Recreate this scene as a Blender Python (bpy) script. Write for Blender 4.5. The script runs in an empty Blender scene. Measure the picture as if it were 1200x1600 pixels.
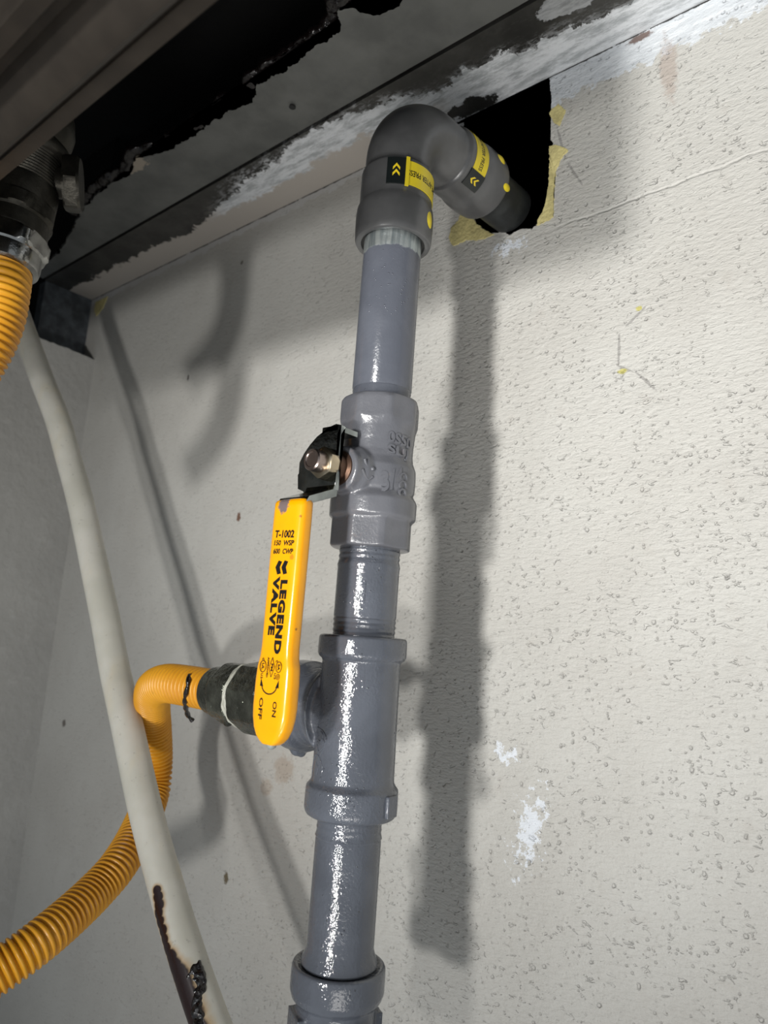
import bpy, bmesh, math, random
from mathutils import Vector, Matrix, noise
random.seed(7)
S = bpy.context.scene
C = S.collection
PI = math.pi
V = Vector

# ------------------------------------------------------------------ camera
CAM = V((0.21268214, -0.33590158, 0.0))
R3 = Matrix(((0.7591071, -0.05847936, -0.64833369),
             (0.64708033, 0.17644136, 0.74172467),
             (0.07101729, -0.98257245, 0.17177873)))      # columns: image right, image down, forward
right, down, fwd = R3.col[0], R3.col[1], R3.col[2]
cd = bpy.data.cameras.new('camera')
cam = bpy.data.objects.new('camera', cd); C.objects.link(cam)
m = Matrix.Identity(4)
for i in range(3):
    m[i][0] = right[i]; m[i][1] = -down[i]; m[i][2] = -fwd[i]; m[i][3] = CAM[i]
cam.matrix_world = m
cd.sensor_fit = 'VERTICAL'; cd.sensor_height = 9.8; cd.sensor_width = 7.35
cd.lens = 9.8*1153/1600
cd.clip_start = 0.005; cd.clip_end = 50
cd.dof.use_dof = True; cd.dof.focus_distance = 0.33; cd.dof.aperture_fstop = 4.0
S.camera = cam

# ------------------------------------------------------------------ world, lights, exposure
w = bpy.data.worlds.new('world'); S.world = w; w.use_nodes = True
w.node_tree.nodes['Background'].inputs[0].default_value = (0.86, 0.93, 1.0, 1)
w.node_tree.nodes['Background'].inputs[1].default_value = 0.34

def area(name, loc, target, sx, sy, power, col):
    l = bpy.data.lights.new(name, 'AREA'); l.shape = 'RECTANGLE'; l.size = sx; l.size_y = sy
    l.energy = power; l.color = col
    o = bpy.data.objects.new(name, l); C.objects.link(o); o.location = loc
    o.rotation_euler = (V(target)-V(loc)).to_track_quat('-Z', 'Y').to_euler()
    return o
def spot(name, loc, target, radius, power, angle, blend, col):
    l = bpy.data.lights.new(name, 'SPOT'); l.shadow_soft_size = radius; l.energy = power; l.color = col
    l.spot_size = math.radians(angle); l.spot_blend = blend
    o = bpy.data.objects.new(name, l); C.objects.link(o); o.location = loc
    o.rotation_euler = (V(target)-V(loc)).to_track_quat('-Z', 'Y').to_euler()
    return o
spot('work_light_low', (0.19, -0.90, -0.26), (-0.11, 0, 0.13), 0.030, 13, 68, 1.0, (1.0, 0.985, 0.955))
spot('work_light_high', (0.17, -0.92, -0.02), (0.04, 0, 0.22), 0.036, 26.5, 57, 1.0, (1.0, 0.985, 0.955))
area('floor_bounce_fill', (0.42, -0.50, -0.45), (-0.03, -0.03, 0.33), 0.3, 0.3, 0.8, (1.0, 0.97, 0.93))  # added fill lamp from below, standing in for bounced light
spot('ceiling_strip_fill', (0.25, -0.45, -0.35), (0.03, -0.02, 0.36), 0.09, 9, 46, 1.0, (1.0, 0.97, 0.93))  # added spot from below to brighten the ceiling strip, no real lamp
S.view_settings.view_transform = 'Standard'; S.view_settings.look = 'None'
S.view_settings.gamma = 1; S.view_settings.use_curve_mapping = False
S.view_settings.exposure = 0.0

# ------------------------------------------------------------------ helpers
def ray(px, py):
    return (right*((px-600)/1153) + down*((py-800)/1153) + fwd)
def at(px, py, axis, val):
    r = ray(px, py); t = (val-CAM[axis])/r[axis]; return CAM + r*t
def atd(px, py, d):
    return CAM + ray(px, py)*d

def obj(name, bm, mat=None, parent=None, smooth=True, auto=35):
    me = bpy.data.meshes.new(name)
    if isinstance(bm, bmesh.types.BMesh):
        bmesh.ops.recalc_face_normals(bm, faces=bm.faces)
        if smooth:
            lim = math.radians(auto)
            for f in bm.faces: f.smooth = True
            for e in bm.edges:
                if len(e.link_faces) == 2 and e.calc_face_angle(0) > lim: e.smooth = False
        bm.to_mesh(me); bm.free()
    else: me = bm; me.name = name
    if mat: me.materials.clear(); me.materials.append(mat)
    o = bpy.data.objects.new(name, me); C.objects.link(o)
    if parent is not None:
        o.parent = parent
        o.matrix_parent_inverse = Matrix.Translation(-root_loc(parent))
    return o
def root_loc(o):
    v = V(o.location)
    return v if o.parent is None else v
def thing(name, label, cat, loc, group=None):
    o = bpy.data.objects.new(name, None); C.objects.link(o); o.location = loc
    o.empty_display_size = 0.01
    o['label'] = label; o['category'] = cat
    if group: o['group'] = group
    return o
def tag(o, label, cat, group=None):
    o['label'] = label; o['category'] = cat
    if group: o['group'] = group
    return o
def struct(name, bm, mat, smooth=False):
    o = obj(name, bm, mat, None, smooth); o['kind'] = 'structure'; return o

def add_box(bm, lo, hi):
    vs = [bm.verts.new((x, y, z)) for x in (lo[0], hi[0]) for y in (lo[1], hi[1]) for z in (lo[2], hi[2])]
    for f in ((0,1,3,2),(4,6,7,5),(0,4,5,1),(2,3,7,6),(0,2,6,4),(1,5,7,3)): bm.faces.new([vs[i] for i in f])
def frame(axis, org):
    """matrix whose local z is axis"""
    a = V(axis).normalized()
    q = a.to_track_quat('Z', 'Y')
    return Matrix.Translation(org) @ q.to_matrix().to_4x4()
def lathe(bm, prof, M=Matrix.Identity(4), n=64, flat=None, cap=True):
    """prof [(r,z)]; flat: None or (sides, apothem fn(i)->a or None, phase)"""
    rings = []
    for i, (r, z) in enumerate(prof):
        ring = []
        for k in range(n):
            t = 2*PI*k/n; rr = r
            if flat and flat[1](i) is not None:
                s = 2*PI/flat[0]; u = (t-flat[2]) % s - s/2
                rr = min(r, flat[1](i)/math.cos(u))
            ring.append(bm.verts.new(M @ V((rr*math.cos(t), rr*math.sin(t), z))))
        rings.append(ring)
    for a, b in zip(rings, rings[1:]):
        for k in range(n): bm.faces.new((a[k], a[(k+1) % n], b[(k+1) % n], b[k]))
    if cap: bm.faces.new(rings[0]); bm.faces.new(rings[-1])
    return rings
def prism(bm, pts, axis, a, b):
    """extrude 2D polygon pts (u,v) along axis index from a to b"""
    def P(u, v, h):
        return {0: (h, u, v), 1: (u, h, v), 2: (u, v, h)}[axis]
    A = [bm.verts.new(P(u, v, a)) for u, v in pts]; B = [bm.verts.new(P(u, v, b)) for u, v in pts]
    f1 = bm.faces.new(A); f2 = bm.faces.new(B)
    n = len(pts)
    for i in range(n): bm.faces.new((A[i], A[(i+1) % n], B[(i+1) % n], B[i]))
    bmesh.ops.triangulate(bm, faces=[f1, f2])
def ragged(pts, step, amp, seed, sc=300):
    """subdivide a 2D polyline and roughen it"""
    out = []
    for (a, b) in zip(pts, pts[1:]):
        a = V(a); b = V(b); n = max(1, int((b-a).length/step)); d = (b-a).normalized(); nn = V((-d.y, d.x))
        for i in range(n):
            p = a.lerp(b, i/n)
            k = noise.noise(V((p.x*sc, p.y*sc, seed))) + .6*noise.noise(V((p.x*sc*2.7, p.y*sc*2.7, seed+5))) + .35*noise.noise(V((p.x*sc*7, p.y*sc*7, seed+9)))
            out.append(tuple(p + nn*(k*amp)))
    out.append(tuple(pts[-1])); return out
def catmull(pts, per=12):
    P = [V(p) for p in pts]; P = [P[0]*2-P[1]] + P + [P[-1]*2-P[-2]]; out = []
    for i in range(1, len(P)-2):
        for k in range(per):
            t = k/per; a, b, c, d = P[i-1:i+3]
            out.append(.5*((2*b)+(c-a)*t+(2*a-5*b+4*c-d)*t*t+(3*b-a-3*c+d)*t**3))
    out.append(P[-2]); return out
def resample(pts, step):
    L = [0]
    for a, b in zip(pts, pts[1:]): L.append(L[-1]+(b-a).length)
    n = int(L[-1]/step); out = []; j = 0
    for i in range(n+1):
        s = i*step
        while j < len(L)-2 and L[j+1] < s: j += 1
        out.append(pts[j].lerp(pts[j+1], (s-L[j])/max(1e-9, L[j+1]-L[j])))
    return out
def tube(bm, pts, rad, n=32, cap=True):
    """rad: number or fn(index)"""
    T = []
    for i in range(len(pts)):
        T.append((pts[min(i+1, len(pts)-1)]-pts[max(i-1, 0)]).normalized())
    u = T[0].orthogonal().normalized(); rings = []
    for i, p in enumerate(pts):
        u = (u - T[i]*u.dot(T[i])).normalized(); v = T[i].cross(u)
        r = rad(i) if callable(rad) else rad
        rings.append([bm.verts.new(p + (u*math.cos(2*PI*k/n)+v*math.sin(2*PI*k/n))*r) for k in range(n)])
    for a, b in zip(rings, rings[1:]):
        for k in range(n): bm.faces.new((a[k], a[(k+1) % n], b[(k+1) % n], b[k]))
    if cap: bm.faces.new(rings[0]); bm.faces.new(rings[-1])
def remeshed(name, bm, mat, parent, voxel, smooth=6, fac=.6):
    """weld overlapping solids into one cast body with soft fillets"""
    bmesh.ops.recalc_face_normals(bm, faces=bm.faces)
    me = bpy.data.meshes.new('tmp'); bm.to_mesh(me); bm.free()
    o = bpy.data.objects.new('tmp', me); C.objects.link(o)
    r = o.modifiers.new('r', 'REMESH'); r.mode = 'VOXEL'; r.voxel_size = voxel
    s = o.modifiers.new('s', 'SMOOTH'); s.iterations = smooth; s.factor = fac
    dg = bpy.context.evaluated_depsgraph_get(); dg.update()
    m2 = bpy.data.meshes.new_from_object(o.evaluated_get(dg))
    bpy.data.objects.remove(o)
    for p in m2.polygons: p.use_smooth = True
    return obj(name, m2, mat, parent)
def text_polys(s, bold=0.0, shear=0.0, spacing=1.0):
    """2D triangles of a string, normalised to the unit box"""
    cu = bpy.data.curves.new('t', 'FONT'); cu.body = s; cu.size = 1; cu.offset = bold; cu.shear = shear
    cu.space_character = spacing; cu.resolution_u = 3
    o = bpy.data.objects.new('t', cu); C.objects.link(o)
    dg = bpy.context.evaluated_depsgraph_get(); dg.update()
    me = bpy.data.meshes.new_from_object(o.evaluated_get(dg)); bpy.data.objects.remove(o)
    vs = [v.co.copy() for v in me.vertices]; fs = [list(p.vertices) for p in me.polygons]
    x0 = min(v.x for v in vs); x1 = max(v.x for v in vs); y0 = min(v.y for v in vs); y1 = max(v.y for v in vs)
    vs = [((v.x-x0)/(x1-x0), (v.y-y0)/(y1-y0)) for v in vs]
    return vs, fs
def put(bm, polys, fn, thick=0.0, cuts=0):
    """map 2D polys through fn(u,v,h) -> point; h 0 at the surface, thick above"""
    vs, fs = polys
    b = bmesh.new(); bv = [b.verts.new((u, v, 0)) for u, v in vs]
    for f in fs:
        try: b.faces.new([bv[i] for i in f])
        except ValueError: pass
    if cuts:
        bmesh.ops.triangulate(b, faces=b.faces)
        for c in range(cuts): bmesh.ops.subdivide_edges(b, edges=b.edges, cuts=1); 
    if thick:
        r = bmesh.ops.extrude_face_region(b, geom=b.faces[:])
        for g in r['geom']:
            if isinstance(g, bmesh.types.BMVert): g.co.z = 1
    mp = {}
    for v in b.verts: mp[v] = bm.verts.new(fn(v.co.x, v.co.y, v.co.z*thick))
    for f in b.faces:
        try: bm.faces.new([mp[v] for v in f.verts])
        except ValueError: pass
    b.free()
def surf(px, py, path, r):
    for i in range(250, 650):
        p = atd(px, py, i*.001)
        if min((k-p).length for k in path) <= r: return p
    best = min(((min((k-atd(px, py, i*.001)).length for k in path), i) for i in range(250, 650)))
    p = atd(px, py, best[1]*.001); q = min(path, key=lambda k: (k-p).length)
    return q+(p-q).normalized()*r
def rect_polys(): return [(0, 0), (1, 0), (1, 1), (0, 1)], [[0, 1, 2, 3]]

# ------------------------------------------------------------------ materials
class NT:
    def __init__(s, name):
        s.m = bpy.data.materials.new(name); s.m.use_nodes = True
        s.t = s.m.node_tree; s.n = s.t.nodes; s.b = s.n['Principled BSDF']
        tc = s.n.new('ShaderNodeTexCoord'); s.co = tc.outputs['Object']
        g = s.n.new('ShaderNodeNewGeometry'); s.pos = g.outputs['Position']
    def l(s, a, b): s.t.links.new(a, b)
    def set(s, i, v):
        if hasattr(v, 'is_output') or isinstance(v, bpy.types.NodeSocket): s.l(v, i)
        else:
            if isinstance(v, tuple) and len(v) == 3 and i.type == 'RGBA': v = v+(1,)
            i.default_value = v
    def math(s, op, a, b=None, c=None, clamp=False):
        n = s.n.new('ShaderNodeMath'); n.operation = op; n.use_clamp = clamp
        s.set(n.inputs[0], a)
        if b is not None: s.set(n.inputs[1], b)
        if c is not None: s.set(n.inputs[2], c)
        return n.outputs[0]
    def noise(s, scale, detail=4, rough=.55, vec=None, dist=0, stretch=None):
        n = s.n.new('ShaderNodeTexNoise'); n.inputs['Scale'].default_value = scale
        n.inputs['Detail'].default_value = detail; n.inputs['Roughness'].default_value = rough
        n.inputs['Distortion'].default_value = dist
        v = vec if vec is not None else s.pos
        if stretch:
            mp = s.n.new('ShaderNodeMapping'); mp.inputs['Scale'].default_value = stretch[0]
            mp.inputs['Rotation'].default_value = stretch[1]; s.l(v, mp.inputs[0]); v = mp.outputs[0]
        s.l(v, n.inputs['Vector']); return n.outputs[0]
    def voro(s, scale, vec=None, rnd=1.0):
        n = s.n.new('ShaderNodeTexVoronoi'); n.inputs['Scale'].default_value = scale; n.inputs['Randomness'].default_value = rnd
        s.l(vec if vec is not None else s.pos, n.inputs['Vector']); return n.outputs['Distance']
    def ramp(s, v, a, b, lo=0.0, hi=1.0, smooth=True):
        n = s.n.new('ShaderNodeMapRange'); n.interpolation_type = 'SMOOTHSTEP' if smooth else 'LINEAR'
        s.set(n.inputs[0], v); n.inputs[1].default_value = a; n.inputs[2].default_value = b
        n.inputs[3].default_value = lo; n.inputs[4].default_value = hi; return n.outputs[0]
    def mix(s, f, a, b):
        n = s.n.new('ShaderNodeMix'); n.data_type = 'RGBA'
        s.set(n.inputs[0], f); s.set(n.inputs[6], a); s.set(n.inputs[7], b); return n.outputs[2]
    def sep(s):
        n = s.n.new('ShaderNodeSeparateXYZ'); s.l(s.pos, n.inputs[0]); return n.outputs
    def dist(s, p, sc=(1, 1, 1), rot=0):
        n = s.n.new('ShaderNodeVectorMath'); n.operation = 'SUBTRACT'; s.l(s.pos, n.inputs[0]); n.inputs[1].default_value = p
        v = n.outputs[0]
        if rot:
            r = s.n.new('ShaderNodeVectorRotate'); r.rotation_type = 'Y_AXIS'; r.inputs['Angle'].default_value = rot
            s.l(v, r.inputs['Vector']); v = r.outputs[0]
        k = s.n.new('ShaderNodeVectorMath'); k.operation = 'MULTIPLY'; s.l(v, k.inputs[0]); k.inputs[1].default_value = sc
        q = s.n.new('ShaderNodeVectorMath'); q.operation = 'LENGTH'; s.l(k.outputs[0], q.inputs[0]); return q.outputs['Value']
    def bump(s, h, dist, strength=1.0, prev=None):
        n = s.n.new('ShaderNodeBump'); n.inputs['Distance'].default_value = dist; n.inputs['Strength'].default_value = strength
        s.l(h, n.inputs['Height'])
        if prev is not None: s.l(prev, n.inputs['Normal'])
        return n.outputs[0]
    def done(s, col=None, rough=None, metal=None, normal=None, coat=None, coatr=.1, spec=None, sss=None):
        b = s.b
        if col is not None: s.set(b.inputs['Base Color'], col)
        if rough is not None: s.set(b.inputs['Roughness'], rough)
        if metal is not None: s.set(b.inputs['Metallic'], metal)
        if normal is not None: s.l(normal, b.inputs['Normal'])
        if coat is not None: s.set(b.inputs['Coat Weight'], coat); b.inputs['Coat Roughness'].default_value = coatr
        if spec is not None: s.set(b.inputs['Specular IOR Level'], spec)
        if sss is not None:
            b.inputs['Subsurface Weight'].default_value = sss; b.inputs['Subsurface Radius'].default_value = (.004, .003, .002); b.inputs['Subsurface Scale'].default_value = 1
        return s.m

def m_wall():
    t = NT('painted_rough_plaster'); x, y, z = t.sep()
    big = t.noise(9, 4); med = t.noise(70, 5, .6); edge = t.noise(130, 6, .7)
    col = t.mix(t.ramp(big, .3, .7), (.495, .482, .448), (.55, .542, .508))
    col = t.mix(t.ramp(med, .55, .8, 0, .35), col, (.42, .39, .35))
    # bluish white caulk along the top, right of the hole
    zz = t.math('ADD', z, t.math('MULTIPLY', t.math('SUBTRACT', edge, .5), .030))
    m1 = t.math('MULTIPLY', t.ramp(zz, .3085, .3100), t.ramp(x, .005, .02))
    col = t.mix(m1, col, t.mix(t.ramp(t.noise(60, 4, .6, stretch=((1, 1, 5), (0, 0, 0))), .4, .65), (.60, .63, .66), (.72, .75, .78)))
    # light caulk line along the top left
    zl = t.math('ADD', z, t.math('MULTIPLY', t.math('SUBTRACT', t.noise(60, 5, .7), .5), .02))
    m1b = t.math('MULTIPLY', t.ramp(zl, .3215, .3235), t.ramp(x, .0, -.02))
    col = t.mix(m1b, col, (.58, .58, .57))
    # flaked white chips low on the right
    chip = t.noise(190, 7, .72)
    d1 = t.dist((.0262, 0, -.0855), (1/.0085, 1, 1/.021), -.25)
    m2 = t.ramp(t.math('SUBTRACT', chip, t.math('MULTIPLY', d1, .17)), .385, .40)
    d2 = t.dist((.0120, 0, -.0515), (1/.008, 1, 1/.006))
    m3 = t.ramp(t.math('SUBTRACT', chip, t.math('MULTIPLY', d2, .14)), .43, .44)
    d3 = t.dist((.001, 0, .229), (1/.016, 1, 1/.006))
    m4 = t.ramp(t.math('SUBTRACT', chip, t.math('MULTIPLY', d3, .2)), .38, .40)
    col = t.mix(t.math('MAXIMUM', t.math('MAXIMUM', m2, m3), m4), col, (.72, .755, .80))
    def seg(c, pa, pb, wd, colr, amt):
        a_ = at(pa[0], pa[1], 1, 0); b_ = at(pb[0], pb[1], 1, 0); L_ = (b_-a_).length/2; an = math.atan2(b_.z-a_.z, b_.x-a_.x)
        d = t.dist(tuple((a_+b_)/2), (1/L_, 1, 1/wd), an)
        d = t.math('ADD', d, t.math('MULTIPLY', t.math('SUBTRACT', t.noise(350, 4, .7), .5), 2.2))
        return t.mix(t.ramp(d, 1.0, .6, 0, amt), c, colr)
    for pa, pb in (((1012, 476), (972, 516)), ((968, 518), (966, 575)), ((962, 570), (992, 582)), ((990, 578), (1028, 612)), ((884, 250), (912, 292)), ((868, 190), (884, 250))):
        col = seg(col, pa, pb, .0009, (.24, .23, .22), .65)
    zk = t.math('ADD', z, t.math('MULTIPLY', t.math('SUBTRACT', t.noise(130, 4, .7), .5), .003))
    col = t.mix(t.math('MULTIPLY', t.ramp(zk, .3278, .3284), t.ramp(t.noise(70, 4, .6), .42, .46)), col, (.03, .03, .03))
    # rust and dirt spots
    def spot(c, p, r, colr, amt=1.0, sc=(1, 1, 1), rot=0, nz=500, soft=.55):
        d = t.math('ADD', t.dist(p, tuple(k/r for k in sc), rot), t.math('MULTIPLY', t.math('SUBTRACT', t.noise(nz, 4, .7), .5), 1.6))
        return t.mix(t.ramp(d, 1.0, soft, 0, amt), c, colr)
    rust = (.13, .05, .02)
    col = spot(col, (-.2229, 0, .0824), .0035, rust, .9, (1.3, 1, .8))
    col = spot(col, (-.4900, 0, -.060), .006, (.16, .05, .03), .8)
    col = spot(col, (-.4401, 0, -.0921), .004, (.08, .06, .05), .8)
    col = spot(col, (-.1958, 0, -.1609), .0035, (.12, .09, .04), .9, (1.2, 1, .8))
    col = spot(col, (-.2541, 0, .2955), .0022, (.10, .08, .06), .8)
    col = spot(col, (-.1735, 0, .0245), .0018, rust, .9)
    col = spot(col, (-.3115, 0, .2070), .0022, (.06, .05, .05), .9, (1.3, 1, .7))
    col = spot(col, (.0760, 0, .3262), .006, (.14, .08, .06), .9, (.7, 1, 2.2))
    col = spot(col, (-.150, 0, -.085), .011, (.38, .30, .23), .55, nz=200)
    col = spot(col, (-.165, 0, -.098), .007, (.38, .30, .23), .5, nz=200)
    col = spot(col, (.0910, 0, .300), .024, (.36, .27, .22), .5, (4.5, 1, 1), .06, 160)
    col = spot(col, (.0693, 0, .1400), .0030, (.50, .46, .12), .9, (1, 1, 1.6))
    col = spot(col, (.0770, 0, .1713), .0018, (.50, .46, .12), .9)
    # dark pores
    dots = t.voro(230); dm = t.math('MULTIPLY', t.ramp(dots, .13, .07), t.ramp(t.noise(55, 2), .52, .62))
    col = t.mix(t.math('MULTIPLY', dm, .6), col, (.16, .14, .12))
    # relief: trowel strokes, stipple, pits, mortar crease
    st = t.noise(190, 5, .6, stretch=((1, 1, 2.6), (0, .35, 0)))
    fine = t.noise(900, 3, .6)
    def pits(scale, r0, r1, keep, mask):
        n = t.n.new('ShaderNodeTexVoronoi'); n.inputs['Scale'].default_value = scale; t.l(t.pos, n.inputs['Vector'])
        sp = t.n.new('ShaderNodeSeparateColor'); t.l(n.outputs['Color'], sp.inputs[0])
        wob = t.math('ADD', n.outputs['Distance'], t.math('MULTIPLY', t.math('SUBTRACT', t.noise(scale*2.2, 4, .7), .5), .5))
        k = t.math('MULTIPLY', t.ramp(wob, r1, r0), t.ramp(sp.outputs[0], keep, keep+.04))
        return t.math('MULTIPLY', k, mask)
    pitm = pits(185, .08, .24, .66, t.ramp(x, -.15, .05, .25, 1.0))
    pitm2 = pits(330, .12, .30, .60, t.ramp(t.noise(38, 4, .6), .40, .56))
    col = t.mix(t.math('MULTIPLY', pitm2, .22), col, (.25, .235, .21))  # pits also darkened in colour, standing in for the shade inside them
    zc = t.math('ADD', z, t.math('MULTIPLY', t.math('SUBTRACT', t.noise(45, 4), .5), .006))
    crease = t.math('MULTIPLY', t.ramp(t.math('ABSOLUTE', t.math('SUBTRACT', zc, t.math('MULTIPLY_ADD', x, .03, .2300))), .0012, .0, 0, 1), t.ramp(x, .02, .05))
    crease2 = t.math('MULTIPLY', t.ramp(t.math('ABSOLUTE', t.math('ADD', zc, .062)), .0015, .0, 0, .7), t.math('MULTIPLY', t.ramp(x, .01, .03), t.ramp(t.noise(50, 3), .45, .6)))
    h = t.math('ADD', t.math('MULTIPLY', st, .9), t.math('MULTIPLY', fine, .16))
    h = t.math('ADD', h, t.math('MULTIPLY', t.noise(420, 4, .65), .25))
    h = t.math('SUBTRACT', h, t.math('MULTIPLY', pitm, .70))
    h = t.math('SUBTRACT', h, t.math('MULTIPLY', pitm2, .40))
    com = t.noise(230, 3, .55, dist=.6, stretch=((1, 1, 1.6), (0, .3, 0)))
    comm = t.math('MULTIPLY', t.ramp(com, .60, .68), t.ramp(t.noise(30, 3, .6), .38, .56))
    h = t.math('SUBTRACT', h, t.math('MULTIPLY', comm, .55))
    h = t.math('SUBTRACT', h, t.math('MULTIPLY', crease, .5))
    h = t.math('SUBTRACT', h, t.math('MULTIPLY', crease2, .4))
    n = t.bump(t.noise(22, 3), .0022, .6)
    h = t.math('MULTIPLY', h, t.ramp(x, -.28, .02, .35, 1.0))
    n = t.bump(h, .0013, .85, n)
    return t.done(col, t.ramp(med, .3, .7, .42, .6), 0, n, spec=.4)

def m_sidewall():
    t = NT('side_wall_plaster'); 
    col = t.mix(t.ramp(t.noise(14, 5, .6), .35, .7), (.44, .43, .405), (.50, .49, .46))
    col = t.mix(t.ramp(t.noise(60, 6, .7), .58, .66, 0, .3), col, (.58, .57, .54))
    n = t.bump(t.math('ADD', t.noise(120, 6, .65), t.noise(30, 3)), .0012, .8)
    return t.done(col, .6, 0, n)

def m_steel(name, base, wallpaint=False, rough=.42, metal=.75):
    t = NT(name); x, y, z = t.sep()
    col = t.mix(t.ramp(t.noise(40, 5, .6), .35, .7), tuple(c*.75 for c in base), tuple(c*1.15 for c in base))
    col = t.mix(t.ramp(t.noise(260, 4, .6, stretch=((1, 3, 1), (0, 0, 0))), .55, .75, 0, .35), col, tuple(c*1.6 for c in base))
    met = metal; r = rough
    if wallpaint:
        e = t.math('MULTIPLY', t.math('SUBTRACT', t.noise(75, 6, .72), .5), .05)
        e2 = t.math('MULTIPLY', t.math('SUBTRACT', t.noise(16, 3, .6), .5), .02)
        lim = t.math('ADD', t.math('ADD', t.ramp(x, -.30, -.19, -.024, -.044), t.ramp(x, -.09, -.03, 0, .014)), t.ramp(x, -.03, .08, 0, .010))
        ye = t.math('ADD', y, t.math('MULTIPLY', e, .6))
        mk = t.ramp(t.math('SUBTRACT', t.math('ADD', ye, e2), lim), -.0006, .0008)
        # brushed, half bare fringe
        fr = t.math('MULTIPLY', t.ramp(t.math('SUBTRACT', ye, lim), -.010, .004), t.ramp(t.noise(300, 5, .75, stretch=((.6, 1.6, 1), (0, 0, .5))), .46, .56))
        fr = t.math('MULTIPLY', fr, t.ramp(x, -.30, -.22))
        beige = t.math('MULTIPLY', t.ramp(t.math('ADD', ye, e2), -.024, -.020), t.ramp(x, -.03, -.06))
        wh = t.mix(t.ramp(t.noise(60, 6, .75, stretch=((1, 4, 1), (0, 0, 0))), .35, .6), (.36, .38, .39), (.70, .72, .74))
        pc = t.mix(t.math('MAXIMUM', beige, t.ramp(x, -.24, -.28)), wh, (.46, .42, .375))
        gp_ = t.math('ADD', t.dist((.056, -.041, .329), (1/.020, 1/.0085, 1)), t.math('MULTIPLY', t.math('SUBTRACT', t.noise(110, 5, .7), .5), 1.0))
        fr = t.math('MAXIMUM', fr, t.ramp(gp_, 1.0, .93, 0, .75))
        mm = t.math('MAXIMUM', mk, t.math('MULTIPLY', fr, .75))
        bare = t.ramp(t.math('ADD', t.dist((-.028, -.006, .329), (1/.018, 1/.007, 1)), t.math('MULTIPLY', t.math('SUBTRACT', t.noise(150, 4, .7), .5), 2)), 1.0, .85)
        mm = t.math('MULTIPLY', mm, t.math('SUBTRACT', 1, bare))
        col = t.mix(mm, col, pc); met = t.math('MULTIPLY', t.math('SUBTRACT', 1, mm), metal)
        r = t.math('MULTIPLY_ADD', mm, .15, rough)
        n = t.bump(t.math('ADD', mm, t.math('MULTIPLY', t.noise(200, 4), .5)), .0006, .7)
    else:
        n = t.bump(t.noise(70, 4), .0006, .5)
    return t.done(col, r, met, n)
def m_plate():
    t = NT('dull_galvanized_ceiling_steel'); x, y, z = t.sep()
    col = t.mix(t.ramp(t.noise(30, 5, .6), .3, .7), (.115, .118, .112), (.175, .178, .168))
    d = t.math('ADD', t.dist((.066, -.030, .33), (1/.026, 1/.012, 1)), t.math('MULTIPLY', t.math('SUBTRACT', t.noise(90, 5, .7), .5), 1.6))
    mk = t.ramp(d, 1.0, .93); col = t.mix(mk, col, (.50, .50, .48))
    rd = t.math('ADD', t.dist((-.262, -.097, .33), (1/.014, 1/.006, 1)), t.math('MULTIPLY', t.math('SUBTRACT', t.noise(200, 5, .7), .5), 1.6))
    mk2 = t.ramp(rd, 1.0, .8); col = t.mix(mk2, col, (.30, .26, .21))
    n = t.bump(t.noise(60, 4), .0008, .4)
    return t.done(col, .5, t.math('MULTIPLY', t.math('SUBTRACT', 1, t.math('MAXIMUM', mk, mk2)), .35), n)
def m_greypaint(name='wet_grey_pipe_paint', base=(.088, .097, .117)):
    t = NT(name)
    col = t.mix(t.ramp(t.noise(60, 4), .35, .7), tuple(c*.9 for c in base), tuple(c*1.1 for c in base))
    mask = t.ramp(t.noise(45, 3, .6), .38, .58, .45, 1.0)
    fine = t.math('MULTIPLY', t.noise(850, 2, .55), mask)
    crumbs = t.math('MULTIPLY', t.ramp(t.voro(520), .22, .08), t.ramp(t.noise(90, 3), .55, .65))
    n = t.bump(t.noise(110, 3), .0006, .35)
    n = t.bump(t.math('ADD', fine, t.math('MULTIPLY', crumbs, 1.5)), .00030, 1.0, n)
    return t.done(col, .085, 0, n, spec=.9)
def m_valve():
    t = NT('grey_painted_cast_valve_metal')
    col = t.mix(t.ramp(t.noise(60, 4), .35, .7), (.108, .111, .125), (.130, .133, .148))
    col = t.mix(t.ramp(t.noise(150, 5, .7), .60, .68, 0, .5), col, (.17, .15, .15))
    n = t.bump(t.noise(130, 3), .0005, .3)
    n = t.bump(t.noise(1000, 3, .6), .0002, .5, n)
    return t.done(col, .20, 0, n, spec=.75)
def m_simple(name, col, rough, metal=0.0, bump=None, spec=.5, coat=None, var=.15, sss=None):
    t = NT(name)
    c = t.mix(t.ramp(t.noise(80, 4), .35, .7), tuple(k*(1-var) for k in col), tuple(min(1, k*(1+var)) for k in col))
    n = t.bump(t.noise(bump[0], 4, .6), bump[1], bump[2]) if bump else None
    return t.done(c, rough, metal, n, spec=spec, coat=coat, sss=sss)
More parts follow.
